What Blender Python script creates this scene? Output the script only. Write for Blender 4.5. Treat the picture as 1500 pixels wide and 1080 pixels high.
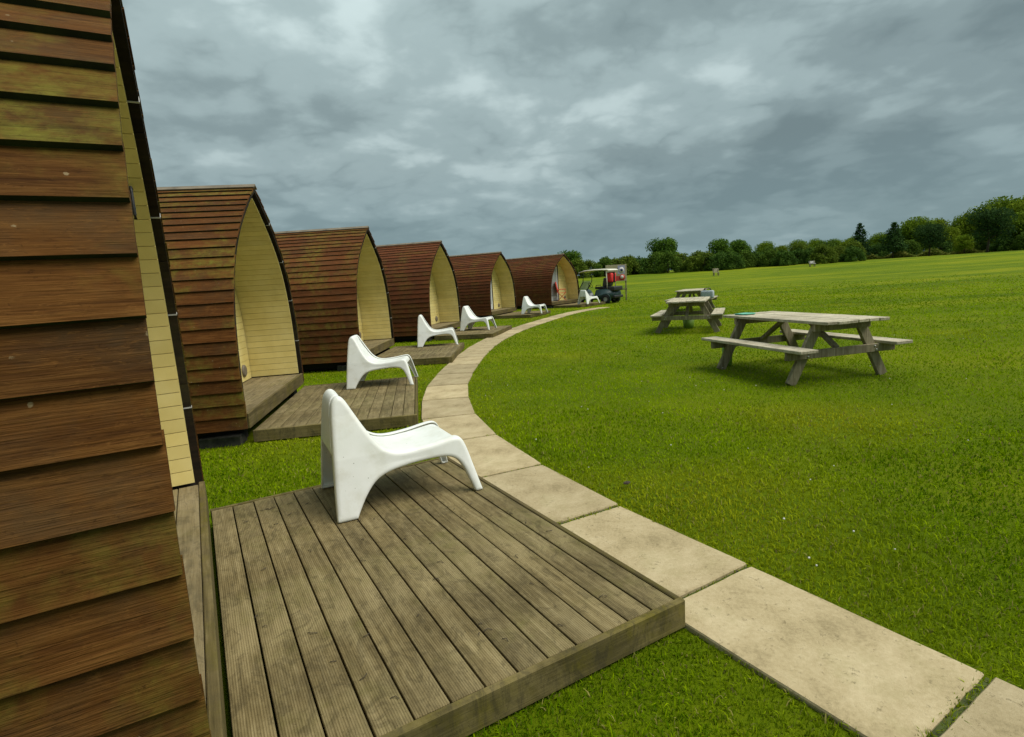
import bpy, bmesh, math, random
import numpy as np
from mathutils import Vector, Matrix
random.seed(7); rng = np.random.default_rng(7)
for o in list(bpy.data.objects): bpy.data.objects.remove(o)
S = bpy.context.scene; C = S.collection
R = math.radians

# ------------------------------------------------------------------ camera
CAM_H, FPX, PITCH, ROLL = 1.45, 807.0, 0.155, 0.0626
f_ = Vector((0, math.cos(PITCH), -math.sin(PITCH))); r0 = Vector((1,0,0)); u0 = Vector((0, math.sin(PITCH), math.cos(PITCH)))
r_ = r0*math.cos(ROLL) - u0*math.sin(ROLL); u_ = r0*math.sin(ROLL) + u0*math.cos(ROLL)
cd = bpy.data.cameras.new('camera'); cam = bpy.data.objects.new('camera', cd); C.objects.link(cam)
M = Matrix((r_, u_, -f_)).transposed().to_4x4(); M.translation = Vector((0,0,CAM_H)); cam.matrix_world = M
cd.sensor_fit = 'HORIZONTAL'; cd.sensor_width = 36; cd.lens = FPX/1500*36; cd.clip_start = .05; cd.clip_end = 4000
S.camera = cam

# ------------------------------------------------------------------ light
SUN_EL, SUN_AZ = R(58), R(104)          # azimuth clockwise from +Y (camera heading)
sl = bpy.data.lights.new('sun', 'SUN'); sl.energy = 1.5; sl.angle = R(42); sl.color = (1, .95, .86)
sun = bpy.data.objects.new('sun', sl); C.objects.link(sun)
sd = Vector((math.sin(SUN_AZ)*math.cos(SUN_EL), math.cos(SUN_AZ)*math.cos(SUN_EL), math.sin(SUN_EL)))
sun.rotation_euler = sd.to_track_quat('Z', 'Y').to_euler(); sun.location = sd*50
W = bpy.data.worlds.new('World'); S.world = W; W.use_nodes = True
S.view_settings.view_transform = 'Standard'; S.view_settings.look = 'None'
S.view_settings.exposure = 1.35; S.view_settings.gamma = 1; S.view_settings.use_curve_mapping = False

class NT:
    def __init__(s, tree): s.t = tree; s.n = tree.nodes; s.l = tree.links
    def __call__(s, typ, ins=None, **kw):
        nd = s.n.new('ShaderNode'+typ)
        for k, v in kw.items(): setattr(nd, k, v)
        for k, v in (ins or {}).items():
            sock = nd.inputs[k]
            if isinstance(v, bpy.types.NodeSocket): s.l.new(v, sock)
            else: sock.default_value = v
        return nd
    def math(s, op, a, b=0, c=0, clamp=False):
        return s('Math', {0:a, 1:b, 2:c}, operation=op, use_clamp=clamp).outputs[0]
    def ramp(s, fac, stops, interp='LINEAR'):
        nd = s('ValToRGB', {0:fac}); cr = nd.color_ramp; cr.interpolation = interp
        while len(cr.elements) > 1: cr.elements.remove(cr.elements[0])
        cr.elements[0].position = stops[0][0]; cr.elements[0].color = (*stops[0][1], 1)
        for p, c in stops[1:]:
            e = cr.elements.new(p); e.color = (*c, 1)
        return nd.outputs[0]
    def mix(s, fac, a, b, mode='MIX'):
        nd = s('Mix', data_type='RGBA', blend_type=mode)
        for k, v in ((0,fac),(6,a),(7,b)):
            if isinstance(v, bpy.types.NodeSocket): s.l.new(v, nd.inputs[k])
            else: nd.inputs[k].default_value = v if k == 0 else (*v, 1)
        return nd.outputs[2]
    def noise(s, vec, scale, detail=4, rough=.55, dist=0, out=0):
        return s('TexNoise', {'Vector':vec, 'Scale':scale, 'Detail':detail, 'Roughness':rough, 'Distortion':dist}).outputs[out]
    def mapping(s, vec, scale=(1,1,1), loc=(0,0,0), rot=(0,0,0)):
        return s('Mapping', {'Vector':vec, 'Scale':scale, 'Location':loc, 'Rotation':rot}).outputs[0]
g1 = lambda v: (v, v, v)

def build_sky():
    n = NT(W.node_tree); n.n.clear()
    tc = n('TexCoord').outputs['Generated']
    sep = n('SeparateXYZ', {0:tc}); z = n.math('MAXIMUM', sep.outputs[2], 0.0)
    zz = n.math('ADD', z, .26)
    px = n.math('DIVIDE', sep.outputs[0], zz); py = n.math('DIVIDE', sep.outputs[1], zz)
    uv = n('CombineXYZ', {0:px, 1:py, 2:0.0}).outputs[0]
    big = n.noise(n.mapping(uv, (.75,.85,1), (14.6,.8,0)), 1.0, 2, .5, .3)
    mid = n.noise(n.mapping(uv, (1,1,1), (1.2,12.6,0)), 2.4, 5, .50, .1)
    b0 = n.noise(n.mapping(uv, (1,1,1), (2.2,3.8,0)), 3.4, 6, .50, .15)
    bil = n.math('ABSOLUTE', n.math('SUBTRACT', n.math('MULTIPLY', b0, 2.0), 1.0))      # billows
    v = n.math('ADD', n.math('MULTIPLY', big, .56), n.math('ADD', n.math('MULTIPLY', mid, .42), n.math('MULTIPLY', bil, .24)))
    col = n.ramp(v, [(.38,(.110,.138,.136)), (.48,(.172,.208,.205)), (.57,(.258,.304,.299)), (.67,(.40,.45,.44)), (.80,(.64,.69,.68))], 'EASE')
    # standard overcast: luminance climbs towards the zenith; bluish towards the horizon
    hz = n.ramp(z, [(0,(.150,.245,.285)), (.06,(.165,.250,.285)), (.30,(.20,.265,.28))])
    hf = n.ramp(z, [(0,g1(.80)), (.06,g1(.55)), (.20,g1(.15)), (.45,g1(0))])
    col = n.mix(hf, col, hz)
    lum = n.ramp(z, [(0,g1(.72)), (.3,g1(1.0)), (.6,g1(1.38)), (1,g1(1.88))])
    col = n.mix(1.0, col, lum, 'MULTIPLY')
    col = n.mix(1.0, col, (5.5, 5.9, 5.95), 'MULTIPLY')
    sky = n('TexSky', sky_type='NISHITA', sun_disc=False, sun_elevation=SUN_EL, sun_rotation=SUN_AZ, air_density=1.0, dust_density=2.0).outputs[0]
    col = n.mix(.04, col, sky)
    bg = n('Background', {0:col, 1:.10}); out = n('OutputWorld', {0:bg.outputs[0]})
build_sky()

# ------------------------------------------------------------------ materials
def mat(name):
    m = bpy.data.materials.new(name); m.use_nodes = True
    n = NT(m.node_tree); n.n.clear()
    out = n('OutputMaterial'); b = n('BsdfPrincipled'); n.l.new(b.outputs[0], out.inputs[0])
    return m, n, b
def setb(n, b, col=None, rough=None, bump=None, bstr=.3, bdist=.01, **kw):
    for k, v in (('Base Color',col), ('Roughness',rough), *kw.items()):
        if v is None: continue
        if isinstance(v, bpy.types.NodeSocket): n.l.new(v, b.inputs[k])
        else: b.inputs[k].default_value = (*v,1) if isinstance(v, tuple) and len(v)==3 else v
    if bump is not None:
        bp = n('Bump', {'Height':bump, 'Strength':bstr, 'Distance':bdist}); n.l.new(bp.outputs[0], b.inputs['Normal'])
def flat(name, col, rough=.6, var=.15, scale=6, **kw):
    m, n, b = mat(name); tc = n('TexCoord').outputs['Object']
    f = n.noise(tc, scale, 5, .6)
    c = n.ramp(f, [(.3, tuple(x*(1-var) for x in col)), (.7, tuple(min(1,x*(1+var)) for x in col))])
    setb(n, b, c, rough, f, .15, .005, **kw); return m

def wood(name, dark, mid, light, algae=(.15,.14,.02), alg=.5, axis=0, rough=.75, gs=1.0, rnd=.35, groove=0, grime=(.04,.035,.02), grm=.3, knots=True, spec=.3, mottle=0, wear=0):
    """weathered board: grain along the object axis, per-board tint, algae and grime patches, knots"""
    m, n, b = mat(name)
    oc = n('TexCoord').outputs['Object']; rv = n('ObjectInfo').outputs['Random']
    off = n('CombineXYZ', {0:n.math('MULTIPLY', rv, 37.0), 1:n.math('MULTIPLY', rv, 91.0), 2:n.math('MULTIPLY', rv, 53.0)}).outputs[0]
    p = n('VectorMath', {0:oc, 1:off}, operation='ADD').outputs[0]
    sc = [22*gs]*3; sc[axis] = 1.4*gs
    grain = n.noise(n.mapping(p, tuple(sc)), 1.6, 7, .62, .6)
    sc2 = [90*gs]*3; sc2[axis] = 3*gs
    fine = n.noise(n.mapping(p, tuple(sc2)), 1.5, 3, .6, .2)
    c = n.ramp(n.math('ADD', n.math('MULTIPLY', grain, .72), n.math('MULTIPLY', fine, .28)), [(.30,dark), (.50,mid), (.70,light)])
    br = n.math('ADD', n.math('MULTIPLY', rv, rnd*2), 1-rnd)
    c = n.mix(1.0, c, n('CombineColor', {0:br, 1:br, 2:br}).outputs[0], 'MULTIPLY')
    if knots:
        scv = [7.0]*3; scv[axis] = 2.6
        vo = n('TexVoronoi', {'Vector':n.mapping(p, tuple(scv)), 'Scale':1.0, 'Randomness':1.0}).outputs['Distance']
        wob = n.math('ADD', vo, n.math('MULTIPLY', n.noise(p, 30, 2), .03))
        kn = n.ramp(wob, [(.03,g1(.9)), (.055,g1(.25)), (.075,g1(.75)), (.11,g1(0))])
        c = n.mix(n.math('MULTIPLY', kn, .7), c, dark)
    gm = n.ramp(n.noise(n.mapping(p, (1,1,1)), 3.2, 6, .65), [(.46,g1(0)), (.66,g1(1))])
    c = n.mix(n.math('MULTIPLY', gm, grm), c, grime)
    a1 = n.ramp(n.math('ADD', n.noise(oc, 1.7, 5, .7), n.math('MULTIPLY', n.math('SUBTRACT', n.math('FRACT', n.math('MULTIPLY', rv, 7.31)), .5), .16)), [(.46,g1(0)), (.64,g1(1))])
    a2 = n.ramp(n.noise(p, 14, 6, .7), [(.38,g1(.1)), (.62,g1(1))])
    am = n.math('MULTIPLY', n.math('MULTIPLY', a1, a2), alg)
    c = n.mix(am, c, algae)
    if wear:
        sw = [60.]*3; sw[axis] = 6
        s1 = n.ramp(n.noise(n.mapping(p, tuple(sw)), 1.3, 6, .75, .4), [(.52,g1(0)), (.66,g1(1))])
        c = n.mix(n.math('MULTIPLY', s1, .45*wear), c, tuple(x*.35 for x in dark))
        s2 = n.ramp(n.noise(n.mapping(p, (7,11,11)), 1.2, 8, .78, .8), [(.56,g1(0)), (.70,g1(1))])
        c = n.mix(n.math('MULTIPLY', s2, .35*wear), c, tuple(x*1.5 for x in light))
        sp = n('TexVoronoi', {'Vector':p, 'Scale':13.0, 'Randomness':1.0}).outputs['Distance']
        s3 = n.ramp(n.math('ADD', sp, n.math('MULTIPLY', n.noise(p, 90, 5, .7), .22)), [(.150,g1(1)), (.175,g1(0))])
        c = n.mix(n.math('MULTIPLY', s3, .5*wear), c, (.32,.26,.15))
        s4 = n.ramp(n.noise(n.mapping(p, (40,75,75)), 1.4, 6, .8, .5), [(.58,g1(0)), (.68,g1(1))])
        c = n.mix(n.math('MULTIPLY', s4, .6*wear), c, tuple(x*.3 for x in dark))
        s5 = n.ramp(n.noise(n.mapping(p, (3.5,60,60)), 1.0, 3, .6, 1.5), [(.485,g1(0)), (.5,g1(1)), (.515,g1(0))])
        c = n.mix(n.math('MULTIPLY', s5, .45*wear), c, tuple(x*1.25 for x in light))
    if mottle:
        w1 = n.ramp(n.noise(n.mapping(oc,(1,.6,1)), 3.1, 7, .68, .6), [(.44,g1(0)), (.62,g1(1))])
        c = n.mix(n.math('MULTIPLY', w1, .55*mottle), c, tuple(x*1.25 for x in light))
        w2 = n.ramp(n.noise(n.mapping(p,(2.6,1.3,1)), 5.5, 8, .74, 1.0), [(.50,g1(0)), (.60,g1(1))])
        c = n.mix(n.math('MULTIPLY', w2, .60*mottle), c, grime)
        w3 = n.ramp(n.noise(p, 85, 4, .75), [(.60,g1(0)), (.68,g1(1))])
        c = n.mix(n.math('MULTIPLY', w3, .65*mottle), c, tuple(x*.5 for x in grime))
        sc3 = [34.]*3; sc3[axis] = .9
        ck = n.ramp(n.noise(n.mapping(p, tuple(sc3)), 1.0, 2, .5, .3), [(.492,g1(0)), (.500,g1(1)), (.508,g1(0))])
        c = n.mix(n.math('MULTIPLY', n.math('MULTIPLY', ck, w1), .6*mottle), c, grime)
    h = n.math('ADD', n.math('MULTIPLY', grain, .6), n.math('MULTIPLY', fine, .6))
    if groove:
        sp = n('SeparateXYZ', {0:oc}).outputs[groove-1]
        wv = n.math('SINE', n.math('MULTIPLY', sp, 2*math.pi/.0085))
        h = n.math('ADD', h, n.math('MULTIPLY', wv, .5))
        c = n.mix(n.ramp(wv, [(.0,g1(.16)), (.45,g1(0))]), c, dark)
    setb(n, b, c, rough, h, .45+.35*wear, .004+.003*wear, **{'Specular IOR Level':spec}); return m

CLAD = [wood('larch_cladding_'+k, d, m_, l, alg=a, rough=.8, grm=gr, rnd=rd, spec=.08, wear=1.0, gs=1.5) for k, d, m_, l, a, gr, rd in (
    ('weathered', (.040,.0145,.003), (.084,.034,.007), (.134,.061,.015), .85, .45, .22),
    ('mossy',     (.048,.016,.004), (.106,.039,.009), (.165,.070,.019), .95, .35, .28),
    ('brown',     (.046,.014,.004), (.102,.035,.010), (.155,.060,.020), .70, .30, .28),
    ('red',       (.044,.0125,.005), (.098,.030,.011), (.145,.050,.019), .32, .28, .28))]
M_MOSS_SHADE = flat('shaded_mossy_edge', (.014,.019,.004), .95, .75, 16)  # board undersides: moss green, with the shade under the laps darkened into it
M_BARGE = wood('dark_barge_stain', (.006,.004,.003), (.014,.009,.005), (.026,.016,.009), alg=.12, rough=.75, spec=.15)
M_CREAM = None
def cream():
    m, n, b = mat('cream_paint'); oc = n('TexCoord').outputs['Object']; rv = n('ObjectInfo').outputs['Random']
    f = n.noise(oc, 3, 5, .6)
    c = n.ramp(f, [(.3,(.70,.565,.20)), (.55,(.78,.65,.26)), (.75,(.82,.70,.32))])
    br = n.math('ADD', n.math('MULTIPLY', rv, .14), .90)
    c = n.mix(1.0, c, n('CombineColor', {0:br,1:br,2:br}).outputs[0], 'MULTIPLY')
    st = n.ramp(n.noise(n.mapping(oc,(9,9,1.2)), 1.5, 5, .7), [(.55,g1(0)),(.75,g1(1))])
    c = n.mix(n.math('MULTIPLY', st, .16), c, (.33,.24,.07))
    setb(n, b, c, .5, f, .1, .003); return m
M_CREAM = cream()
M_DECK = wood('weathered_decking', (.056,.041,.014), (.160,.121,.052), (.285,.228,.115), algae=(.11,.105,.022), alg=.55, axis=1, rough=.8, rnd=.16, groove=1, grime=(.055,.042,.018), grm=.4, spec=.2, mottle=.8)
M_DTRIM = wood('decking_trim', (.050,.038,.012), (.125,.098,.036), (.21,.165,.07), algae=(.12,.10,.010), alg=.8, axis=0, rough=.85, rnd=.12, grm=.5, spec=.15, mottle=.8)
M_DTRIMY = wood('decking_trim_cross', (.050,.038,.014), (.115,.088,.036), (.19,.15,.07), algae=(.10,.085,.012), alg=.8, axis=1, rough=.85, rnd=.12, grm=.6, spec=.15)
M_PORCH = wood('porch_floor_boards', (.090,.065,.028), (.180,.140,.070), (.26,.21,.12), alg=.25, axis=1, rough=.75, rnd=.14, spec=.2, mottle=.6)
M_TABLE = wood('silvered_table_timber', (.18,.15,.095), (.42,.37,.265), (.60,.55,.43), algae=(.18,.18,.06), alg=.35, axis=0, rough=.85, rnd=.14, grime=(.09,.075,.05), grm=.35, spec=.15, mottle=.55)
M_TABLEY = wood('silvered_leg_timber', (.10,.08,.045), (.24,.205,.13), (.38,.34,.245), algae=(.14,.15,.05), alg=.45, axis=2, rough=.85, rnd=.16, grime=(.07,.055,.035), grm=.5, spec=.15)
M_DARK = flat('dark_underside', (.02,.016,.011), .9)
M_RIDGE = flat('grey_ridge_capping', (.15,.12,.08), .8, .4, 4)
M_CLIP = flat('pale_metal_strip', (.42,.42,.40), .5)
M_BLOCK = flat('concrete_block', (.045,.042,.032), .95, .6, 14)
M_VENT = flat('grey_plastic_vent', (.17,.14,.10), .6)
M_BLACK = flat('black_plastic', (.015,.015,.016), .5)
M_TYRE = flat('tyre_rubber', (.012,.012,.012), .8)
M_RIM = flat('cart_wheel_cover', (.35,.36,.36), .35, .1)
M_CART = flat('dark_green_cart_paint', (.018,.045,.045), .35, .2, 3)
M_ROOF = flat('cream_cart_roof', (.72,.69,.58), .45, .08)
M_RED = flat('red_fabric', (.55,.02,.018), .7, .15)
M_ORANGE = flat('orange_red_frame', (.60,.085,.025), .5, .1)
M_WHITE = flat('white_door_paint', (.55,.57,.56), .4, .06)
M_GREENB = flat('green_plastic', (.16,.28,.03), .6, .15)
M_TEAL = flat('turquoise_plastic', (.12,.42,.30), .5, .1)
M_BLUEB = flat('pale_blue_fabric', (.34,.38,.42), .7, .5, 30)
def glass():
    m, n, b = mat('door_glass'); setb(n, b, (.30,.33,.33), .08, **{'Specular IOR Level':.6}); return m
M_GLASS = glass()
def clear():
    m, n, b = mat('perspex'); setb(n, b, (.62,.68,.64), .15, Alpha=.55); return m
M_PERSPEX = clear()
def plastic():
    m, n, b = mat('white_moulded_plastic'); oc = n('TexCoord').outputs['Object']
    f = n.noise(oc, 3.5, 5, .6)
    c = n.ramp(f, [(.30,(.68,.70,.65)), (.6,(.76,.77,.74))])
    sp = n('TexVoronoi', {'Vector':oc, 'Scale':26.0}).outputs['Distance']
    sm = n.math('MULTIPLY', n.ramp(n.math('ADD', sp, n.math('MULTIPLY', n.noise(oc, 9, 3), .25)), [(.16,g1(1)), (.20,g1(0))]), .75)
    c = n.mix(sm, c, (.16,.14,.10))
    gr = n.ramp(n.noise(oc, 6, 7, .7), [(.50,g1(0)), (.72,g1(1))])
    c = n.mix(n.math('MULTIPLY', gr, .34), c, (.46,.43,.30))
    setb(n, b, c, n.ramp(f, [(.3,g1(.34)), (.7,g1(.48))]), f, .05, .004); return m
M_PLASTIC = plastic()
def slabmat():
    m, n, b = mat('sandy_concrete_slab'); oc = n('TexCoord').outputs['Object']; rv = n('ObjectInfo').outputs['Random']
    f = n.noise(oc, 3.0, 8, .62, .3); f2 = n.noise(oc, 60, 5, .7); f3 = n.noise(oc, 220, 2, .6)
    c = n.ramp(n.math('ADD', n.math('MULTIPLY', f, .7), n.math('MULTIPLY', f2, .3)), [(.34,(.21,.165,.085)), (.48,(.36,.287,.162)), (.66,(.48,.395,.245))])
    br = n.math('ADD', n.math('MULTIPLY', rv, .34), .80)
    c = n.mix(1.0, c, n('CombineColor', {0:br,1:br,2:br}).outputs[0], 'MULTIPLY')
    pit = n.ramp(n.noise(n.mapping(oc,(1,1,1)), 28, 6, .75), [(.60,g1(0)), (.70,g1(1))])
    c = n.mix(n.math('MULTIPLY', pit, .55), c, (.13,.10,.045))
    al = n.ramp(n.noise(oc, 2.1, 6, .7), [(.55,g1(0)), (.75,g1(1))])
    c = n.mix(n.math('MULTIPLY', al, .3), c, (.20,.19,.06))
    h = n.math('SUBTRACT', n.math('ADD', n.math('MULTIPLY', f2, .5), n.math('MULTIPLY', f3, .4)), n.math('MULTIPLY', pit, .6))
    setb(n, b, c, .9, h, .6, .006, **{'Specular IOR Level':.2}); return m
M_SLAB = slabmat()
M_SOIL = flat('mossy_joint_soil', (.045,.06,.008), .95, .5, 20)
def lawnmat():
    m, n, b = mat('mown_lawn'); oc = n('TexCoord').outputs['Object']
    big = n.noise(n.mapping(oc,(.05,.24,1),rot=(0,0,.35)), 1.0, 6, .62, .3)
    mid = n.noise(oc, .55, 5, .6); sm = n.noise(oc, 9, 6, .7); ti = n.noise(oc, 75, 4, .7)
    v = n.math('ADD', n.math('ADD', n.math('MULTIPLY', big, .55), n.math('MULTIPLY', mid, .22)), n.math('ADD', n.math('MULTIPLY', sm, .14), n.math('MULTIPLY', ti, .14)))
    c = n.ramp(v, [(.40,(.054,.094,.000)), (.50,(.098,.144,.000)), (.58,(.146,.180,.001)), (.68,(.225,.225,.006))])
    setb(n, b, c, .95, n.math('ADD', ti, sm), .8, .03, **{'Specular IOR Level':.1}); return m
M_LAWN = lawnmat()
def blademat(name, attr='col', trans=.35):
    m, n, b = mat(name); at = n('Attribute', attribute_name=attr).outputs['Color']
    setb(n, b, at, .9, **{'Specular IOR Level':.06})
    tr = n('BsdfTranslucent', {'Color':at}); mx = n('MixShader', {0:trans, 1:b.outputs[0], 2:tr.outputs[0]})
    out = [x for x in n.n if x.type == 'OUTPUT_MATERIAL'][0]; n.l.new(mx.outputs[0], out.inputs[0]); return m
M_BLADE = blademat('grass_blades'); M_LEAF = blademat('tree_leaves', trans=.30)
M_BARK = flat('bark', (.055,.042,.028), .95, .4, 8)

# ------------------------------------------------------------------ helpers
def obj(name, me, m=None, parent=None, loc=None, rz=None):
    if m is not None and not me.materials: me.materials.append(m)
    o = bpy.data.objects.new(name, me); C.objects.link(o)
    if parent is not None: o.parent = parent
    if loc is not None: o.location = loc
    if rz is not None: o.rotation_euler.z = rz
    return o
def thing(name, label, cat, loc=(0,0,0), rz=0, group=None):
    o = bpy.data.objects.new(name, None); C.objects.link(o); o.empty_display_size = .2
    o.location = loc; o.rotation_euler.z = rz; tag(o, label, cat, group); return o
def tag(o, label=None, cat=None, group=None, kind=None):
    for k, v in (('label',label),('category',cat),('group',group),('kind',kind)):
        if v: o[k] = v
    return o
def mesh(name, v, f, smooth=False):
    me = bpy.data.meshes.new(name); me.from_pydata([tuple(p) for p in v], [], [tuple(q) for q in f]); me.update()
    if smooth: me.polygons.foreach_set('use_smooth', [True]*len(me.polygons))
    return me
def bm_mesh(name, bm, smooth=False):
    bmesh.ops.recalc_face_normals(bm, faces=bm.faces)
    me = bpy.data.meshes.new(name); bm.to_mesh(me); bm.free()
    if smooth: me.polygons.foreach_set('use_smooth', [True]*len(me.polygons))
    return me
def box(name, x0, x1, y0, y1, z0, z1, bev=0, seg=1):
    bm = bmesh.new(); bmesh.ops.create_cube(bm, size=1)
    for v in bm.verts: v.co = ((x0+x1)/2+v.co.x*(x1-x0), (y0+y1)/2+v.co.y*(y1-y0), (z0+z1)/2+v.co.z*(z1-z0))
    if bev: bmesh.ops.bevel(bm, geom=bm.edges[:], offset=bev, segments=seg, affect='EDGES', profile=.6)
    return bm_mesh(name, bm, seg > 1)
def beam(name, a, b, w, h, up=(0,0,1), bev=0):
    """rectangular bar from a to b; w across, h along 'up'"""
    a, b = Vector(a), Vector(b); d = (b-a).normalized(); s = d.cross(Vector(up)).normalized(); t = s.cross(d)
    bm = bmesh.new(); vs = [[bm.verts.new(p + s*(i*w/2) + t*(j*h/2)) for i, j in ((-1,-1),(1,-1),(1,1),(-1,1))] for p in (a, b)]
    for i in range(4): bm.faces.new((vs[0][i], vs[0][(i+1)%4], vs[1][(i+1)%4], vs[1][i]))
    bm.faces.new(vs[0][::-1]); bm.faces.new(vs[1])
    if bev: bmesh.ops.bevel(bm, geom=bm.edges[:], offset=bev, segments=1, affect='EDGES')
    return bm_mesh(name, bm)
def prism(name, poly, y0, y1, bev=0, seg=2, smooth=False):
    """polygon in (x,z) extruded along y"""
    bm = bmesh.new(); a = [bm.verts.new((x,y0,z)) for x, z in poly]; b = [bm.verts.new((x,y1,z)) for x, z in poly]
    n = len(poly)
    for i in range(n): bm.faces.new((a[i], a[(i+1)%n], b[(i+1)%n], b[i]))
    bm.faces.new(a[::-1]); bm.faces.new(b)
    if bev: bmesh.ops.bevel(bm, geom=bm.edges[:], offset=bev, segments=seg, affect='EDGES')
    return bm_mesh(name, bm, smooth)
def tube(name, pts, rad, n=10):
    v, f = [], []
    for i, p in enumerate(pts):
        p = Vector(p); d = (Vector(pts[min(i+1,len(pts)-1)]) - Vector(pts[max(i-1,0)])).normalized()
        s = d.orthogonal().normalized() if abs(d.z) > .95 else d.cross(Vector((0,0,1))).normalized(); t = s.cross(d)
        rr = rad[i] if isinstance(rad, (list,tuple)) else rad
        for k in range(n):
            a = 2*math.pi*k/n; v.append(p + s*math.cos(a)*rr + t*math.sin(a)*rr)
    for i in range(len(pts)-1):
        for k in range(n): f.append((i*n+k, i*n+(k+1)%n, (i+1)*n+(k+1)%n, (i+1)*n+k))
    f.append(tuple(range(n))[::-1]); f.append(tuple(range((len(pts)-1)*n, len(pts)*n)))
    return mesh(name, v, f, True)
def lathe_y(name, prof, cx, cz, n=24):
    """profile (radius, y) turned about a y axis through (cx, cz)"""
    v, f = [], []
    for r, y in prof:
        for k in range(n):
            a = 2*math.pi*k/n; v.append((cx+r*math.cos(a), y, cz+r*math.sin(a)))
    for i in range(len(prof)-1):
        for k in range(n): f.append((i*n+k, i*n+(k+1)%n, (i+1)*n+(k+1)%n, (i+1)*n+k))
    return mesh(name, v, f, True)
def copy_tree(o, parent=None):
    c = o.copy(); C.objects.link(c); c.parent = parent
    for ch in o.children: copy_tree(ch, c)
    return c
def px_dir(x):                       # horizontal heading of a far thing
    yy = 540 - FPX*math.tan(PITCH)/math.cos(ROLL) - (x-750)*math.tan(ROLL)
    d = f_*FPX + r_*(x-750) + u_*(540-yy); return Vector((d.x, d.y)).normalized()
def terrain(x, y):
    d = np.hypot(x, y); t = np.clip((d-38)/66, 0, 1)
    return 1.42*t**1.8 + np.clip(d-104, 0, None)*.004

# ------------------------------------------------------------------ ground
def make_ground():
    def axis(lim):
        a = np.concatenate([np.linspace(0,40,41), np.linspace(44,160,40), np.geomspace(175,lim,22)]); return np.concatenate([-a[:0:-1], a])
    xs = axis(1600); ys = axis(1600)
    X, Y = np.meshgrid(xs, ys); Z = terrain(X, Y)
    v = np.stack([X,Y,Z], -1).reshape(-1,3); nx = len(xs); ny = len(ys)
    i = np.arange(nx*ny).reshape(ny,nx); q = np.stack([i[:-1,:-1], i[:-1,1:], i[1:,1:], i[1:,:-1]], -1).reshape(-1,4)
    o = obj('ground', mesh('ground', v, q, True), M_LAWN); tag(o, 'mown green lawn of the camp field reaching to the far hedge', None, None, 'structure')
make_ground()

# pods: front-centre on the ground and heading of the open gable
PODS = [((-1.35,2.22), 29.5), ((-2.88,6.73), 9.2), ((-2.76,11.6), -1.0), ((-1.81,16.26), -12.2), ((-.16,23.81), -22.8), ((3.09,29.39), -38.0)]
DECKS = [(-1.12,1.32), (-1.32,1.30), (-1.25,1.28), (-1.25,1.25), (-1.25,1.25), (-1.25,1.25)]
DECK_Z, DECK_D = .13, 1.66
def local(i, x, y):
    (cx, cy), a = PODS[i]; a = R(a); return (cx + x*math.cos(a) - y*math.sin(a), cy + x*math.sin(a) + y*math.cos(a))

# ------------------------------------------------------------------ path of slabs
PR = np.array([(2.55,.08),(2.05,.89),(1.57,1.69),(1.09,2.49),(.61,3.30),(.17,4.17),(-.22,5.12),(-.47,6.04),(-.61,7.0),(-.68,7.97),(-.66,8.98),(-.61,9.97),(-.54,11.0),(-.42,12.4),(-.21,13.8),(.12,15.4),(.62,17.2),(1.24,19.0),(1.95,20.9),(2.72,22.9),(3.45,24.3),(4.25,25.4),(5.15,26.3)])
def path_edges():
    t = np.concatenate([[0], np.cumsum(np.hypot(*np.diff(PR, axis=0).T))])
    s = np.concatenate([t[:12], np.arange(t[11]+.95, t[-1], .95)])
    sm = np.linspace(0, t[-1], 600); q = np.stack([np.interp(sm, t, PR[:,k]) for k in (0,1)], 1)
    for _ in range(3):
        k = np.ones(25)/25; qp = np.pad(q, ((12,12),(0,0)), mode='reflect', reflect_type='odd'); q = np.stack([np.convolve(qp[:,j], k, 'valid') for j in (0,1)], 1)
    P = np.stack([np.interp(s, sm, q[:,k]) for k in (0,1)], 1)
    d = np.gradient(P, axis=0); d /= np.linalg.norm(d, axis=1)[:,None]
    return P, P + np.stack([-d[:,1], d[:,0]], 1)*.60
PE_R, PE_L = path_edges()
def make_path():
    n = len(PE_R)
    v = [(*p, .006) for p in PE_R] + [(*p, .006) for p in PE_L]
    root = obj('path', mesh('path_bed', v, [(i, i+1, n+i+1, n+i) for i in range(n-1)]), M_SOIL)
    tag(root, 'curving path of sandy concrete slabs beside the decks', None, None, 'structure')
    for i in range(n-1):
        c = [Vector((*p, 0)) for p in (PE_R[i], PE_R[i+1], PE_L[i+1], PE_L[i])]
        m = sum(c, Vector())/4; ax = (c[1]+c[2]-c[0]-c[3]).normalized()
        g = random.uniform(.009,.019) if i < 9 else .009
        c = [p - ax*(g if k in (1,2) else -g) for k, p in enumerate(c)]
        bm = bmesh.new(); N = 8
        ring = []
        for k in range(4):
            a, b = c[k], c[(k+1)%4]
            for j in range(N):
                p = a.lerp(b, j/N) - m; p *= 1 + random.uniform(-.006,.003) - (.012*random.random() if j == 0 else 0); ring.append(p)
        top = [bm.verts.new((p.x*.988, p.y*.988, .022)) for p in ring]; mid = [bm.verts.new((p.x, p.y, .015)) for p in ring]; bot = [bm.verts.new((p.x, p.y, -.03)) for p in ring]
        L = len(ring)
        for a, b in ((top,mid),(mid,bot)):
            for k in range(L): bm.faces.new((a[k], a[(k+1)%L], b[(k+1)%L], b[k]))
        bm.faces.new(top)
        o = obj('slab', bm_mesh('slab', bm), M_SLAB, root, m)
        o.rotation_euler = (random.uniform(-.009,.009), random.uniform(-.009,.009), random.uniform(-.012,.012))
make_path()

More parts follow.
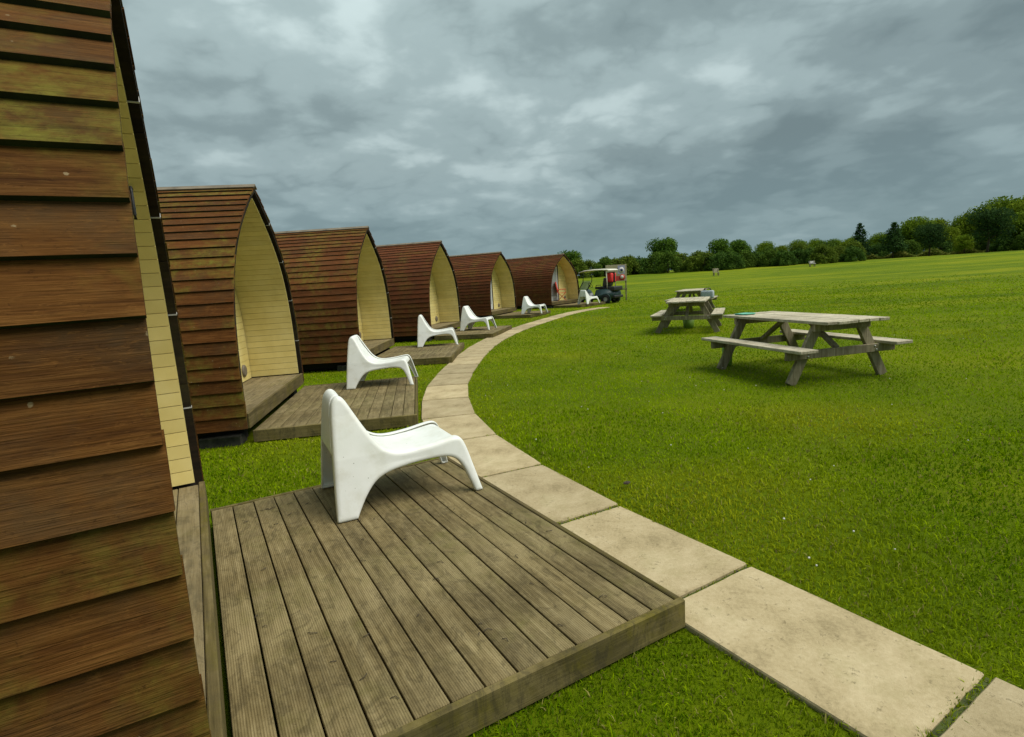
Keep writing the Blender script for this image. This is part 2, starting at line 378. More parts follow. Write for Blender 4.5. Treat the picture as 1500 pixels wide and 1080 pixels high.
# ------------------------------------------------------------------ camping pods
PROF = np.array([(0,2.72),(.2,2.61),(.39,2.48),(.6,2.335),(.8,2.17),(.97,2.0),(1.1,1.83),(1.2,1.65),(1.27,1.48),(1.33,1.25),(1.37,1.03),(1.39,.8),(1.4,.5),(1.4,.18)])[::-1]
PAR = np.concatenate([[0], np.cumsum(np.hypot(*np.diff(PROF, axis=0).T))]); ARC = PAR[-1]
_sm = np.linspace(0, ARC, 300); _q = np.stack([np.interp(_sm, PAR, PROF[:,k]) for k in (0,1)], 1)
_qp = np.pad(_q, ((15,15),(0,0)), mode='reflect', reflect_type='odd'); _q = np.stack([np.convolve(_qp[:,k], np.ones(31)/31, 'valid') for k in (0,1)], 1)
def prof(s, off=0):
    """point (half width, z) on the pod outline at arc length s from the sill, pushed out by off"""
    p = np.array([np.interp(s, _sm, _q[:,k]) for k in (0,1)]); a = np.array([np.interp(s-.02, _sm, _q[:,k]) for k in (0,1)]); b = np.array([np.interp(s+.02, _sm, _q[:,k]) for k in (0,1)])
    d = b-a; d /= np.linalg.norm(d); return p + np.array([d[1], -d[0]])*off
def half_w(z, off=0):
    ss = np.linspace(0, ARC, 200); pts = np.array([prof(s, off) for s in ss]); return float(np.interp(z, pts[:,1], pts[:,0]))
POD_L, FLOOR_Z, PORCH = 4.0, .315, .70
def strip(name, side, s0, s1, o0, o1, t0, t1, x0, x1, nseg=1, jit=0, sag=0, sub=1, under=False):
    """board that follows the curved side: outer face offsets o0 (low edge) .. o1 (high edge), thickness t0 .. t1"""
    v, f = [], []
    for i in range(nseg+1):
        x = x0 + (x1-x0)*i/nseg; ds = random.uniform(-sag, sag)
        if i == 0: x += random.uniform(-jit, jit)
        ring = []
        for k in range(sub+1):
            t = k/sub; s = s0 + (s1-s0)*t + (ds if k == 0 else 0); o = o0+(o1-o0)*t; ring.append(prof(s, o))
        for k in range(sub, -1, -1):
            t = k/sub; s = s0 + (s1-s0)*t + (ds if k == 0 else 0); o = o0+(o1-o0)*t - (t0+(t1-t0)*t); ring.append(prof(s, o))
        v += [(x, side*p[0], p[1]) for p in ring]
    m = 2*(sub+1)
    for i in range(nseg):
        for k in range(m): f.append((i*m+k, i*m+(k+1)%m, (i+1)*m+(k+1)%m, (i+1)*m+k))
    f.append(tuple(range(m))); f.append(tuple(range(nseg*m, nseg*m+m)))
    bm = bmesh.new(); vs = [bm.verts.new(p) for p in v]
    for j, q in enumerate(f):
        fc = bm.faces.new([vs[i] for i in q])
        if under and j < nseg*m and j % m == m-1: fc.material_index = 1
    return bm_mesh(name, bm)
def arc_at_z(z, off=0):
    ss = np.linspace(0, ARC, 300); return float(np.interp(z, [prof(s, off)[1] for s in ss], ss))

def make_pod():
    root = thing('camping_pod', '', 'camping pod')
    N = 25; e = ARC/N
    for side in (-1, 1):
        for i in range(N):
            s0 = i*e; s1 = min((i+1)*e + .03, ARC)
            cb = obj('cladding_board', strip('cladding_board', side, s0, s1, .032, .012, .021, .013, 0, -POD_L, 14, .002, .0022, 1, True), CLAD[0], root); cb.data.materials.append(M_MOSS_SHADE)
        # shell under the boards
        o = obj('shell', strip('shell', side, .0, ARC-.02, .004, .004, .045, .045, -.05, -POD_L+.01, 1, 0, 0, 24), M_DARK, root)
        # barge: four butted lengths following the gable edge
        cuts = np.linspace(0, ARC-.01, 5)
        for a, b in zip(cuts[:-1], cuts[1:]):
            obj('barge_board', strip('barge_board', side, a+.002, b-.002, .008, .008, .045, .045, -.006, -.055, 1, 0, 0, 8), M_BARGE, root)
        for s in ((.62, 1.22, 1.83, 2.5) if side > 0 else ()):
            obj('fixing_strip', strip('fixing_strip', side, s, s+.008, .006, .006, .046, .046, -.003, -.053), M_CLIP, root)
        # porch lining
        sa = arc_at_z(FLOOR_Z+.01, -.09); nl = 34; le = (ARC-.09-sa)/nl
        for i in range(nl):
            obj('lining_board', strip('lining_board', side, sa+i*le+.002, sa+(i+1)*le-.002, -.060, -.060, .016, .016, -.050, -PORCH-.02, 1), M_CREAM, root)
        obj('bearer', box('bearer', -POD_L+.1, -.10, side*1.15-.05, side*1.15+.05, .03, .17), M_DARK, root)
        for k, x in enumerate((-.30, -1.5, -2.8, -3.8)):
            obj('block', box('block', x-.2, x+.2, side*1.24-.1, side*1.24+.1, -.02, .1+.03*(k%2), .01), M_BLOCK, root)
    # ridge
    zr = float(_q[-1][1])
    obj('ridge_cap', mesh('ridge_cap', [(x, y, z) for x in (.012,-POD_L-.01) for y, z in ((-.07,zr+.008),(0,zr+.050),(.07,zr+.008),(.06,zr-.006),(0,zr+.034),(-.06,zr-.006))],
        [tuple(range(5,-1,-1)), tuple(range(6,12))] + [(k,(k+1)%6,6+(k+1)%6,6+k) for k in range(6)]), M_RIDGE, root)
    # recessed front wall with door
    D0, D1, DT = -.52, .32, FLOOR_Z+1.82
    z = FLOOR_Z+.004; bh = .09
    while z < 2.58:
        z1 = z+bh-.004; w0 = half_w(z, -.09); w1 = half_w(z1, -.09)
        segs = [(-1,-1,D0-.06)] if False else None
        for sgn in ((-1, 1) if z < DT+.06 else (0,)):
            if sgn == 0: poly = [(-w0,z),(w0,z),(w1,z1),(-w1,z1)]
            elif sgn < 0: poly = [(-w0,z),(D0-.06,z),(D0-.06,z1),(-w1,z1)]
            else: poly = [(D1+.06,z),(w0,z),(w1,z1),(D1+.06,z1)]
            v = [(-PORCH+t, y, zz) for t in (0,-.02) for y, zz in poly]
            obj('wall_board', mesh('wall_board', v, [(3,2,1,0),(4,5,6,7)] + [(k,(k+1)%4,4+(k+1)%4,4+k) for k in range(4)]), M_CREAM, root)
        z += bh
    back = [(y*1, zz) for y, zz in [prof(s, -.05) for s in np.linspace(0, ARC-.03, 24)]]
    outline = [(-y, zz) for y, zz in back][::1] + [(y, zz) for y, zz in back][::-1]
    obj('inner_wall', mesh('inner_wall', [(-PORCH-.03, y, zz) for y, zz in outline], [tuple(range(len(outline)))]), M_DARK, root)
    obj('back_wall', mesh('back_wall', [(-POD_L+.05, y, zz) for y, zz in outline] + [(-POD_L+.02, y, zz) for y, zz in outline], [tuple(range(len(outline)))[::-1], tuple(range(len(outline), 2*len(outline)))]), CLAD[0], root)
    dr = obj('door', box('door', -PORCH-.015, -PORCH+.02, D0+.002, D1-.002, FLOOR_Z+.02, DT-.002, .004), M_WHITE, root)
    obj('pane', box('pane', -PORCH+.018, -PORCH+.024, D0+.12, D1-.12, FLOOR_Z+.25, DT-.12), M_GLASS, dr)
    obj('handle', tube('handle', [(-PORCH+.02,D0+.06,FLOOR_Z+.93),(-PORCH+.05,D0+.06,FLOOR_Z+.95),(-PORCH+.05,D0+.06,FLOOR_Z+1.08)], .009, 8), M_CLIP, dr)
    for y0, y1, za, zb in ((D0-.06,D0,FLOOR_Z+.01,DT+.06),(D1,D1+.06,FLOOR_Z+.01,DT+.06),(D0,D1,DT,DT+.06)):
        obj('door_frame', box('door_frame', -PORCH-.01, -PORCH+.035, y0, y1, za, zb, .004), M_BARGE, root)
    v = obj('vent', lathe_y('vent', [(.0,.0),(.085,.0),(.085,.016),(.065,.028),(.0,.018)], 0, 0, 18), M_VENT, root, (-PORCH+.002, 1.0, FLOOR_Z+.15)); v.rotation_euler = (0,0,-math.pi/2)
    # porch floor
    nb = 6; wd = (PORCH-.035)/nb
    for i in range(nb):
        x1 = -.033-i*wd; obj('floor_board', box('floor_board', x1-wd+.005, x1, -half_w(FLOOR_Z,-.10), half_w(FLOOR_Z,-.10), FLOOR_Z-.03, FLOOR_Z+random.uniform(-.001,.001), .003), M_PORCH, root)
    obj('floor_fascia', box('floor_fascia', -.030, .004, -1.345, 1.345, .165, FLOOR_Z+.004, .004), M_DTRIMY, root)
    obj('floor_frame', box('floor_frame', -POD_L+.1, -.035, -1.28, 1.28, .172, FLOOR_Z-.034), M_DARK, root)
    return root
POD_LABELS = ['nearest brown timber camping pod, its lapped side wall filling the left edge of the picture',
 'mossy brown arched camping pod with cream porch, second in the row from the camera',
 'brown arched camping pod with cream porch, third in the row from the camera',
 'reddish brown arched camping pod with cream porch, fourth in the row from the camera',
 'reddish brown arched camping pod with cream porch, second from the far end of the row',
 'farthest reddish arched camping pod, with a red chair in its porch beside the golf cart']
pod0 = make_pod()
for i, ((c, a), lab) in enumerate(zip(PODS, POD_LABELS)):
    p = pod0 if i == 0 else copy_tree(pod0)
    p.location = (*c, 0); p.rotation_euler.z = R(a); tag(p, lab, None, 'row of timber camping pods')
    if i:
        m = CLAD[min(i,3)]
        for ch in p.children:
            if ch.name.startswith(('cladding_board','back_wall')):
                ch.material_slots[0].link = 'OBJECT'; ch.material_slots[0].material = m
                if ch.name.startswith('cladding_board'): ch.location.x = random.uniform(-.006,.006)
hk = obj('hook', tube('hook', [(0,.02,0),(0,-.03,.0),(0,-.035,-.02),(0,-.035,-.13),(0,-.02,-.15)], .008, 8), M_BLACK, pod0)
_p = prof(2.05, -.095); hk.location = (-.105, _p[0]-.01, _p[1])

# ------------------------------------------------------------------ decks
def make_deck(i):
    y0, y1 = DECKS[i]; (c, a) = PODS[i]
    lab = ['large nearest weathered deck with one white chair at its far edge', 'grey timber deck in front of the second pod, under the second white chair', 'timber deck in front of the third pod, under the third white chair',
           'timber deck in front of the fourth pod, beside the path bend', 'timber deck in front of the fifth pod, second from the far end', 'farthest timber deck, in front of the pod beside the golf cart'][i]
    root = thing('deck', lab, 'deck', (*c, 0), R(a), 'timber decks in front of the pods')
    nb = 13; x0 = .014; w = (DECK_D-.03-x0)/nb; L = y1-y0-.066; yc = (y0+y1)/2
    me = box('deck_board', -(w-.007)/2, (w-.007)/2, -L/2, L/2, -.028, 0, .003)
    for k in range(nb):
        o = obj('board', me, M_DECK, root, (x0+w*(k+.5)+random.uniform(-.0008,.0008), yc+random.uniform(-.002,.002), DECK_Z+random.uniform(-.0012,.0012)))
        o.rotation_euler = (random.uniform(-.0006,.0006), random.uniform(-.006,.006), random.uniform(-.0007,.0007))
    for yy, s in ((y0,1),(y1,-1)):
        ya, yb = sorted((yy, yy+s*.030)); obj('trim_board', box('trim_board', x0-.003, DECK_D, ya, yb, .012, DECK_Z+.003, .004), M_DTRIM, root)
    obj('trim_board', box('trim_board', DECK_D-.026, DECK_D+.002, y0+.032, y1-.032, .010, DECK_Z+.001, .004), M_DTRIMY, root)
    for x in np.linspace(x0+.04, DECK_D-.08, 4):
        obj('joist', box('joist', x-.022, x+.022, y0+.033, y1-.033, .008, DECK_Z-.031), M_DARK, root)
    return root
decks = [make_deck(i) for i in range(6)]

# ------------------------------------------------------------------ white moulded chairs
def evaluated(me_in, voxel, smooth_it):
    o = bpy.data.objects.new('tmp', me_in); C.objects.link(o)
    r = o.modifiers.new('r', 'REMESH'); r.mode = 'VOXEL'; r.voxel_size = voxel
    s = o.modifiers.new('s', 'SMOOTH'); s.factor = .5; s.iterations = smooth_it
    dg = bpy.context.evaluated_depsgraph_get(); me = bpy.data.meshes.new_from_object(o.evaluated_get(dg))
    bpy.data.objects.remove(o); me.polygons.foreach_set('use_smooth', [True]*len(me.polygons)); return me
def catmull(pts, n=5):
    P = [Vector(p) for p in pts]; out = []
    for i in range(len(P)):
        a, b, c, d = P[i-1], P[i], P[(i+1)%len(P)], P[(i+2)%len(P)]
        for k in range(n):
            t = k/n; out.append(.5*((2*b)+(c-a)*t+(2*a-5*b+4*c-d)*t*t+(3*b-a-3*c+d)*t**3))
    return out
def yo(z): return np.interp(z, [0,.1,.2,.28,.35,.42,.5,.6,.72], [.36,.336,.314,.298,.282,.262,.238,.206,.176])            # outer half width of the side shells
def make_chair():
    root = thing('lounge_chair', '', 'chair')
    top = [(.0,.0),(.012,.2),(.030,.42),(.050,.62),(.068,.685),(.10,.71),(.135,.69),(.175,.615),(.235,.50),(.295,.405),(.36,.352),(.45,.330),(.60,.338),(.72,.356),(.785,.362),(.825,.345),(.852,.285),(.885,.15),(.92,.0)]
    bot = [(.868,.0),(.835,.10),(.80,.185),(.755,.232),(.69,.250),(.58,.250),(.45,.240),(.33,.222),(.25,.185),(.19,.12),(.145,.05),(.118,.0)]
    ol = [Vector(p) for p in top+bot]
    # densify with smooth interpolation but keep the feet sharp
    def dens(lst):
        P = [Vector(lst[0])]+[Vector(p) for p in lst]+[Vector(lst[-1])]; out = []
        for i in range(1, len(P)-2):
            a,b,c,d = P[i-1:i+3]
            for k in range(4):
                t = k/4; out.append(.5*((2*b)+(c-a)*t+(2*a-5*b+4*c-d)*t*t+(3*b-a-3*c+d)*t**3))
        out.append(P[-2]); return out
    O = dens(top)+dens(bot); n = len(O)
    def inset(poly, d):
        out = []
        for i in range(len(poly)):
            a, b, c = poly[i-1], poly[i], poly[(i+1)%len(poly)]
            t = (c-a); t = t/t.length if t.length > 1e-6 else Vector((1,0)); out.append(b + Vector((t.y, -t.x))*d)
        return out
    I = inset(O, .013)
    v = [(p.x, 0, p.y) for p in inset(O,.022)] + [(p.x, .0035, p.y) for p in inset(O,.010)] + [(p.x, .011, p.y) for p in inset(O,.0028)] + [(p.x, .022, p.y) for p in O] + [(p.x, .062, p.y) for p in O] + [(p.x, .062, p.y) for p in I] + [(p.x, .013, p.y) for p in I]
    f = [tuple(range(n))]
    for a in range(6):
        for k in range(n): f.append((a*n+k, (a+1)*n+k, (a+1)*n+(k+1)%n, a*n+(k+1)%n))
    f.append(tuple(range(6*n, 7*n))[::-1])
    base = mesh('side', v, f); bm = bmesh.new(); bm.from_mesh(base); base = bm_mesh('side', bm)
    sm = evaluated(base, .0052, 10)
    co = np.empty(len(sm.vertices)*3); sm.vertices.foreach_get('co', co); co = co.reshape(-1,3)
    for side in (-1, 1):
        me = sm.copy(); q = co.copy()
        depth = q[:,1]; foot = np.clip(1-q[:,2]/.34, 0, 1)
        flare = .020*np.exp(-((q[:,0]-.47)/.20)**2)
        q[:,1] = side*(yo(q[:,2]) - depth*(1-.25*foot) - flare*np.clip(1-abs(q[:,2]-.28)/.2,0,1))
        me.vertices.foreach_set('co', q.ravel())
        if side > 0: me.flip_normals()
        me.update(); obj('side_shell', me, M_PLASTIC, root)
    front = [(.022,.37),(.034,.50),(.046,.62),(.062,.685),(.095,.712),(.128,.690),(.165,.605),(.225,.49),(.285,.395),(.355,.340),(.45,.317),(.60,.324),(.72,.342),(.782,.347),(.815,.330),(.832,.285)]
    rear = [(.820,.285),(.803,.318),(.776,.331),(.72,.327),(.60,.309),(.45,.302),(.348,.325),(.273,.383),(.212,.48),(.150,.592),(.118,.660),(.095,.682),(.078,.665),(.064,.61),(.050,.50),(.038,.37)]
    P = dens(front)+dens(rear)
    v = [(p.x, -1, p.y) for p in P] + [(p.x, 1, p.y) for p in P]; m = len(P)
    f = [tuple(range(m)), tuple(range(m,2*m))[::-1]] + [(k, m+k, m+(k+1)%m, (k+1)%m) for k in range(m)]
    for k in range(2*m):
        x, s, z = v[k]; v[k] = (x, s*(float(yo(z))-.066), z)
    bm = bmesh.new(); vs = [bm.verts.new(p) for p in v]
    for q in f: bm.faces.new([vs[i] for i in q])
    obj('seat_shell', evaluated(bm_mesh('seat', bm), .0055, 14), M_PLASTIC, root)
    return root
chair0 = make_chair()
CH = [((-1.215,3.335), 26, 'nearest white plastic lounge chair, standing on the big foreground deck'),
      ((-2.31,7.80), 3.6, 'white plastic lounge chair on the second deck, behind the nearest chair'),
      ((-2.12,12.66), 5, 'white plastic lounge chair on the third deck, where the path bends'),
      ((-1.35,16.45), -17, 'white plastic lounge chair on the fourth deck along the path'),
      ((.66,22.95), -25, 'white plastic lounge chair on the fifth deck, left of the farthest pod'),
      ((3.74,27.95), 36, 'white plastic lounge chair seen from behind, in front of the golf cart')]
for i, (c, a, lab) in enumerate(CH):
    o = chair0 if i == 0 else copy_tree(chair0)
    o.location = (*c, DECK_Z+.002); o.rotation_euler.z = R(a); tag(o, lab, None, 'white lounge chairs on the decks')

# ------------------------------------------------------------------ picnic tables
def make_table():
    root = thing('picnic_table', '', 'picnic table')
    Lh = 1.0; zt = .765
    n = 6; w = .90/n
    for k in range(n):
        y = -.45 + w*(k+.5); o = obj('top_plank', box('top_plank', -Lh+random.uniform(-.012,.008), Lh+random.uniform(-.008,.012), -(w-.012)/2, (w-.012)/2, -.036, 0, .004), M_TABLE, root, (0,y,zt+random.uniform(-.002,.002)))
    for s in (-1, 1):
        o = obj('bench_plank', box('bench_plank', -Lh, Lh, -.125, .125, -.038, 0, .005), M_TABLE, root, (0, s*.685, .455))
        o.rotation_euler.x = random.uniform(-.01,.01)
    for e in (-1, 1):
        x = e*.70
        for s in (-1, 1):
            obj('leg', beam('leg', (x, s*.30, zt-.037), (x, s*.69, 0), .052, .125, (0,1,0) , .004), M_TABLEY, root)
        obj('seat_bearer', beam('seat_bearer', (x+e*.05, -.80, .365), (x+e*.05, .80, .365), .045, .10, (0,0,1), .004), M_TABLEY, root)
        obj('top_bearer', beam('top_bearer', (x+e*.05, -.41, zt-.084), (x+e*.05, .41, zt-.084), .045, .09, (0,0,1), .004), M_TABLEY, root)
        obj('brace', beam('brace', (x-e*.02, 0, .40), (e*.22, 0, zt-.05), .045, .07, (0,1,0), .003), M_TABLEY, root)
        for s in (-1, 1):
            for z in (.345, .39):
                yy = s*(.69-.39*z/(zt-.037)); b = obj('bolt', lathe_y('bolt', [(0,0),(.011,0),(.011,.008),(0,.010)], 0, 0, 8), M_CLIP, root, (x+e*.074, yy, z)); b.rotation_euler.z = -e*math.pi/2
    return root
tab0 = make_table()
TB = [((3.88,7.42), 103.5, 'nearest silvered wooden picnic table with attached benches, alone on the lawn'),
      ((4.50,13.75), 67, 'middle wooden picnic table seen end-on, behind and left of the nearest'),
      ((6.88,20.7), 63, 'farthest wooden picnic table, hidden behind the middle one, holding a pale blue bag')]
tabs = []
for i, (c, a, lab) in enumerate(TB):
    o = tab0 if i == 0 else copy_tree(tab0); tabs.append(o)
    o.location = (*c, 0); o.rotation_euler.z = R(a); tag(o, lab, None, 'picnic tables on the lawn')
def on_table(i, x, y):
    (c, a, _) = TB[i]; a = R(a); return (c[0]+x*math.cos(a)-y*math.sin(a), c[1]+x*math.sin(a)+y*math.cos(a))
def tub(name, label, cat, loc, w, h, m, taper=.8, rz=0):
    bm = bmesh.new(); bmesh.ops.create_cube(bm, size=1)
    for v in bm.verts:
        k = 1 if v.co.z > 0 else taper; v.co = (v.co.x*w*k, v.co.y*w*.8*k, (v.co.z+.5)*h)
    bmesh.ops.bevel(bm, geom=bm.edges[:], offset=w*.08, segments=2, affect='EDGES')
    topf = max(bm.faces, key=lambda q: q.calc_center_median().z); r = bmesh.ops.inset_region(bm, faces=[topf], thickness=w*.07)
    for v in topf.verts: v.co.z -= h*.8
    o = obj(name, bm_mesh(name, bm, True), m, None, loc, rz); tag(o, label, cat); return o
tub('green_bucket', 'small green plastic tub under the far end of the nearest picnic table', 'tub', (*on_table(0,.92,.42),0), .14, .34, M_GREENB)
tub('green_bucket', 'small green plastic tub under the middle picnic table', 'tub', (*on_table(1,.35,.05),0), .26, .26, M_GREENB)
t = tub('serving_tray', 'shallow turquoise tray lying on the far corner of the nearest picnic table', 'tray', (*on_table(0,.78,.22),.768), .26, .02, M_TEAL, .9, .4)
def make_bag():
    root = obj('bag', box('bag', -.10,.10,-.22,.22,0,.28,.06,3), M_BLUEB, None, (*on_table(2,-.62,-.05),.50), R(55)); tag(root, 'pale blue bag standing on the near end of the farthest picnic table\'s bench', 'bag')
    root.location.z = .457; root.location.xy = on_table(2,-.86,-.66)
    for s in (-1, 1): obj('strap', tube('strap', [(s*.05,-.12,.29),(s*.05,-.08,.36),(s*.05,.08,.36),(s*.05,.12,.29)], .012, 6), M_BLACK, root)
make_bag()

# ------------------------------------------------------------------ golf cart, sign, things near the farthest pod
def make_cart():
    root = thing('golf_cart', 'dark green golf cart with pale roof, parked past the farthest pod', 'golf cart', (5.0,30.75,0), R(142))
    body = [(-1.18,.34),(-1.15,.62),(-.95,.76),(-.45,.80),(-.15,.74),(-.12,.38),(.42,.30),(.55,.36),(.62,.62),(.80,.80),(1.05,.78),(1.22,.62),(1.25,.36),(1.05,.26),(.6,.22),(-.9,.22)]
    bd = obj('body', prism('body', body, -.56, .56, .04, 3, True), M_CART, root)
    obj('bumper', box('bumper', -1.30,-1.16,-.5,.5,.28,.42,.03,2), M_BLACK, root); obj('bumper', box('bumper', 1.22,1.32,-.5,.5,.28,.42,.03,2), M_BLACK, root)
    for s in (-1, 1):
        for x in (-.78, .82):
            ww = obj('wheel', lathe_y('tyre', [(.12,-.09),(.19,-.10),(.225,-.08),(.235,0),(.225,.08),(.19,.10),(.12,.09)], 0, 0), M_TYRE, root, (x, s*.52, .235))
            obj('rim', lathe_y('rim', [(0,-.06),(.06,-.075),(.10,-.06),(.13,-.085),(.13,.085),(.10,.06),(.06,.075),(0,.06)], 0, 0), M_RIM, ww)
        obj('wheel_arch', lathe_y('wheel_arch', [(.27,s*.50),(.30,s*.52),(.30,s*.60),(.27,s*.60)], -.78, .25), M_CART, root)
        obj('roof_post', tube('roof_post', [(.95,s*.48,.76),(.62,s*.48,1.2),(.58,s*.50,1.78)], .022, 8), M_BLACK, root)
        obj('roof_post', tube('roof_post', [(-.86,s*.48,.76),(-.84,s*.50,1.78)], .022, 8), M_ROOF, root)
        obj('headlight', lathe_y('headlight', [(0,0),(.07,0),(.08,-.03)], 0, 0, 14), M_CLIP, root, (1.235, s*.36, .56)).rotation_euler.z = -math.pi/2
        obj('armrest', tube('armrest', [(-.55,s*.52,.80),(-.50,s*.53,1.0),(-.22,s*.53,1.0),(-.16,s*.52,.86)], .02, 8), M_BLACK, root)
    obj('seat', box('seat', -.62,-.12,-.52,.52,.79,.92,.05,3), M_BLACK, root)
    bk = obj('backrest', box('backrest', -.06,.06,-.52,.52,0,.46,.05,3), M_BLACK, root, (-.62,0,.92)); bk.rotation_euler.y = -.22
    rf = [(-1.02,1.76),(-.9,1.83),(-.2,1.87),(.45,1.84),(.86,1.74),(.86,1.71),(.4,1.785),(-.2,1.81),(-1.0,1.74)]
    obj('roof', prism('roof', rf, -.58, .58, .012, 2, True), M_ROOF, root)
    ws = obj('windscreen', box('windscreen', -.006,.006,-.47,.47,0,.48), M_PERSPEX, root, (.90,0,.82)); ws.rotation_euler.y = -.5
    st = obj('steering_wheel', tube('steering_wheel', [(.16*math.cos(a),.16*math.sin(a),0) for a in np.linspace(0,2*math.pi,17)], .014, 6), M_BLACK, root, (.30,.24,1.02)); st.rotation_euler.y = -.9
    obj('steering_column', tube('steering_column', [(.30,.24,1.02),(.62,.24,.66)], .02, 8), M_BLACK, root)
    obj('cargo_bed', box('cargo_bed', -1.28,-.80,-.50,.50,.66,.90,.05,2), M_BLACK, root)
    return root
make_cart()
def make_redbox():
    root = obj('red_jacket_bundle', box('red_bundle', -.16,.16,-.26,.26,0,.50,.09,4), M_RED, None, (5.68,30.22,1.12), R(142))
    v = root.data.vertices
    for p in v: p.co.x += .03*math.sin(p.co.z*14+p.co.y*6); p.co.y += .03*math.sin(p.co.z*11+p.co.x*9)
    tag(root, 'bright red bundle carried high at the back of the golf cart', 'bundle')
    obj('strap', box('strap', -.22,.22,-.03,.03,-.02,.54,.01), M_BLACK, root)
make_redbox()
M_SIGNW = flat('sign_board_face', (.42,.36,.22), .6, .25, 5); M_LILAC = flat('sign_lilac_print', (.42,.40,.60), .6); M_NAVY = flat('sign_navy_print', (.03,.035,.12), .6); M_SIGNR = flat('sign_red_print', (.50,.05,.04), .6); M_PALE = flat('sign_pale_print', (.65,.62,.60), .6)
def make_sign():
    root = thing('notice_board', 'pale notice board with red and lilac prints on posts behind the golf cart', 'notice board', (6.42,32.6,0), R(80))
    # local x faces away from the board's back; front looks to the camera (-x)
    obj('board', box('board', -.02,.02,-.60,.60,1.12,2.08,.004), M_SIGNW, root)
    for y in (-.54,.54): obj('post', box('post', .022,.10,y-.04,y+.04,0,2.05,.006), M_TABLEY, root)
    obj('rail', box('rail', -.015,.02,-.62,.62,.62,.69,.004), M_TABLEY, root)
    def disc(nm, y, z, r, m, k): o = obj(nm, lathe_y(nm, [(0,0),(r,0),(r,.003),(0,.003)], 0, 0, 24), m, root, (-.022-.004*k, y, z)); o.rotation_euler.z = math.pi/2
    obj('print_panel', box('print_panel', -.024,-.0201,-.50,-.10,1.55,2.02), M_LILAC, root); disc('print_disc', -.30, 1.76, .17, M_PALE, 1); disc('print_disc', -.32, 1.76, .075, M_NAVY, 2)
    obj('print_panel', box('print_panel', -.024,-.0201,-.46,.50,1.16,1.42), M_SIGNR, root); disc('print_disc', -.34, 1.34, .17, M_SIGNR, 2); disc('print_disc', -.33, 1.36, .095, M_PALE, 3)
make_sign()
def make_camp_chair():
    x, y = local(5, -.32, .12)
    root = thing('folding_chair', 'red and orange folding chair in the porch of the farthest pod', 'chair', (x,y,FLOOR_Z+.002), R(-6))
    for s in (-1, 1):
        obj('leg', tube('leg', [(-.22,s*.22,0),(.20,s*.22,.42)], .014, 6), M_ORANGE, root); obj('leg', tube('leg', [(.22,s*.24,0),(-.20,s*.24,.42),(-.30,s*.24,.95)], .014, 6), M_ORANGE, root)
        obj('armrest', box('armrest', -.26,.22,s*.25-.025,s*.25+.025,.58,.61,.008), M_ORANGE, root)
        obj('arm_post', tube('arm_post', [(.18,s*.25,.40),(.18,s*.25,.58)], .012, 6), M_ORANGE, root)
    obj('seat', box('seat', -.20,.22,-.22,.22,.405,.425,.006), M_ORANGE, root)
    b = obj('backrest', box('backrest', -.04,.03,-.23,.23,0,.56,.02,2), M_RED, root, (-.205,0,.45)); b.rotation_euler.y = -.19
make_camp_chair()
def far_bench(px, dist, label, w=1.3, h=.95, m=None):
    d = px_dir(px)*dist; z = float(terrain(d.x, d.y))
    root = thing('bench', label, 'bench', (d.x, d.y, z), math.atan2(d.y, d.x)-R(90)+.35)
    obj('seat', box('seat', -w/2,w/2,-.22,.22,.40,.46,.01), m or M_TABLE, root); obj('backrest', box('backrest', -w/2,w/2,.18,.23,.52,h,.01), m or M_TABLE, root)
    for x in (-w/2+.1, w/2-.1):
        obj('leg', box('leg', x-.04,x+.04,-.2,-.12,0,.40), M_TABLEY, root); obj('leg', box('leg', x-.04,x+.04,.14,.22,0,.90), M_TABLEY, root)
far_bench(1049, 80, 'small wooden bench far out on the field, left of the middle of the hedge', .8, .95)
far_bench(1190, 92, 'tiny pale bench at the far hedge, right of the other far bench', .8, .8, M_PALE)

# ------------------------------------------------------------------ trees
def leaf_mesh(name, pts, size, cols, nrm=None):
    """one small bent leaf-clump face per point"""
    n = len(pts); d = rng.normal(size=(n,3)); 
    if nrm is not None: d = d*.75 + nrm
    d /= np.linalg.norm(d, axis=1)[:,None]; t = np.cross(d, rng.normal(size=(n,3))); t /= np.linalg.norm(t, axis=1)[:,None]; b = np.cross(d, t)
    s = (size*rng.uniform(.6,1.3,n))[:,None]
    v = np.stack([pts - t*s*.5, pts - b*s*.36 + d*s*.06, pts + t*s*.5, pts + b*s*.36 + d*s*.06], 1).reshape(-1,3)
    me = bpy.data.meshes.new(name); f = np.arange(4*n).reshape(-1,4)
    me.vertices.add(4*n); me.vertices.foreach_set('co', v.ravel()); me.loops.add(4*n); me.loops.foreach_set('vertex_index', f.ravel().astype(np.int32))
    me.polygons.add(n); me.polygons.foreach_set('loop_start', np.arange(0,4*n,4, dtype=np.int32)); me.update(calc_edges=True)
    at = me.color_attributes.new('col', 'FLOAT_COLOR', 'POINT'); cols = np.clip(cols*np.array((1.35,1.45,1.1)), 0, 1); c = np.repeat(np.concatenate([cols, np.ones((n,1))], 1), 4, 0); at.data.foreach_set('color', c.ravel().astype(np.float32))
    return me
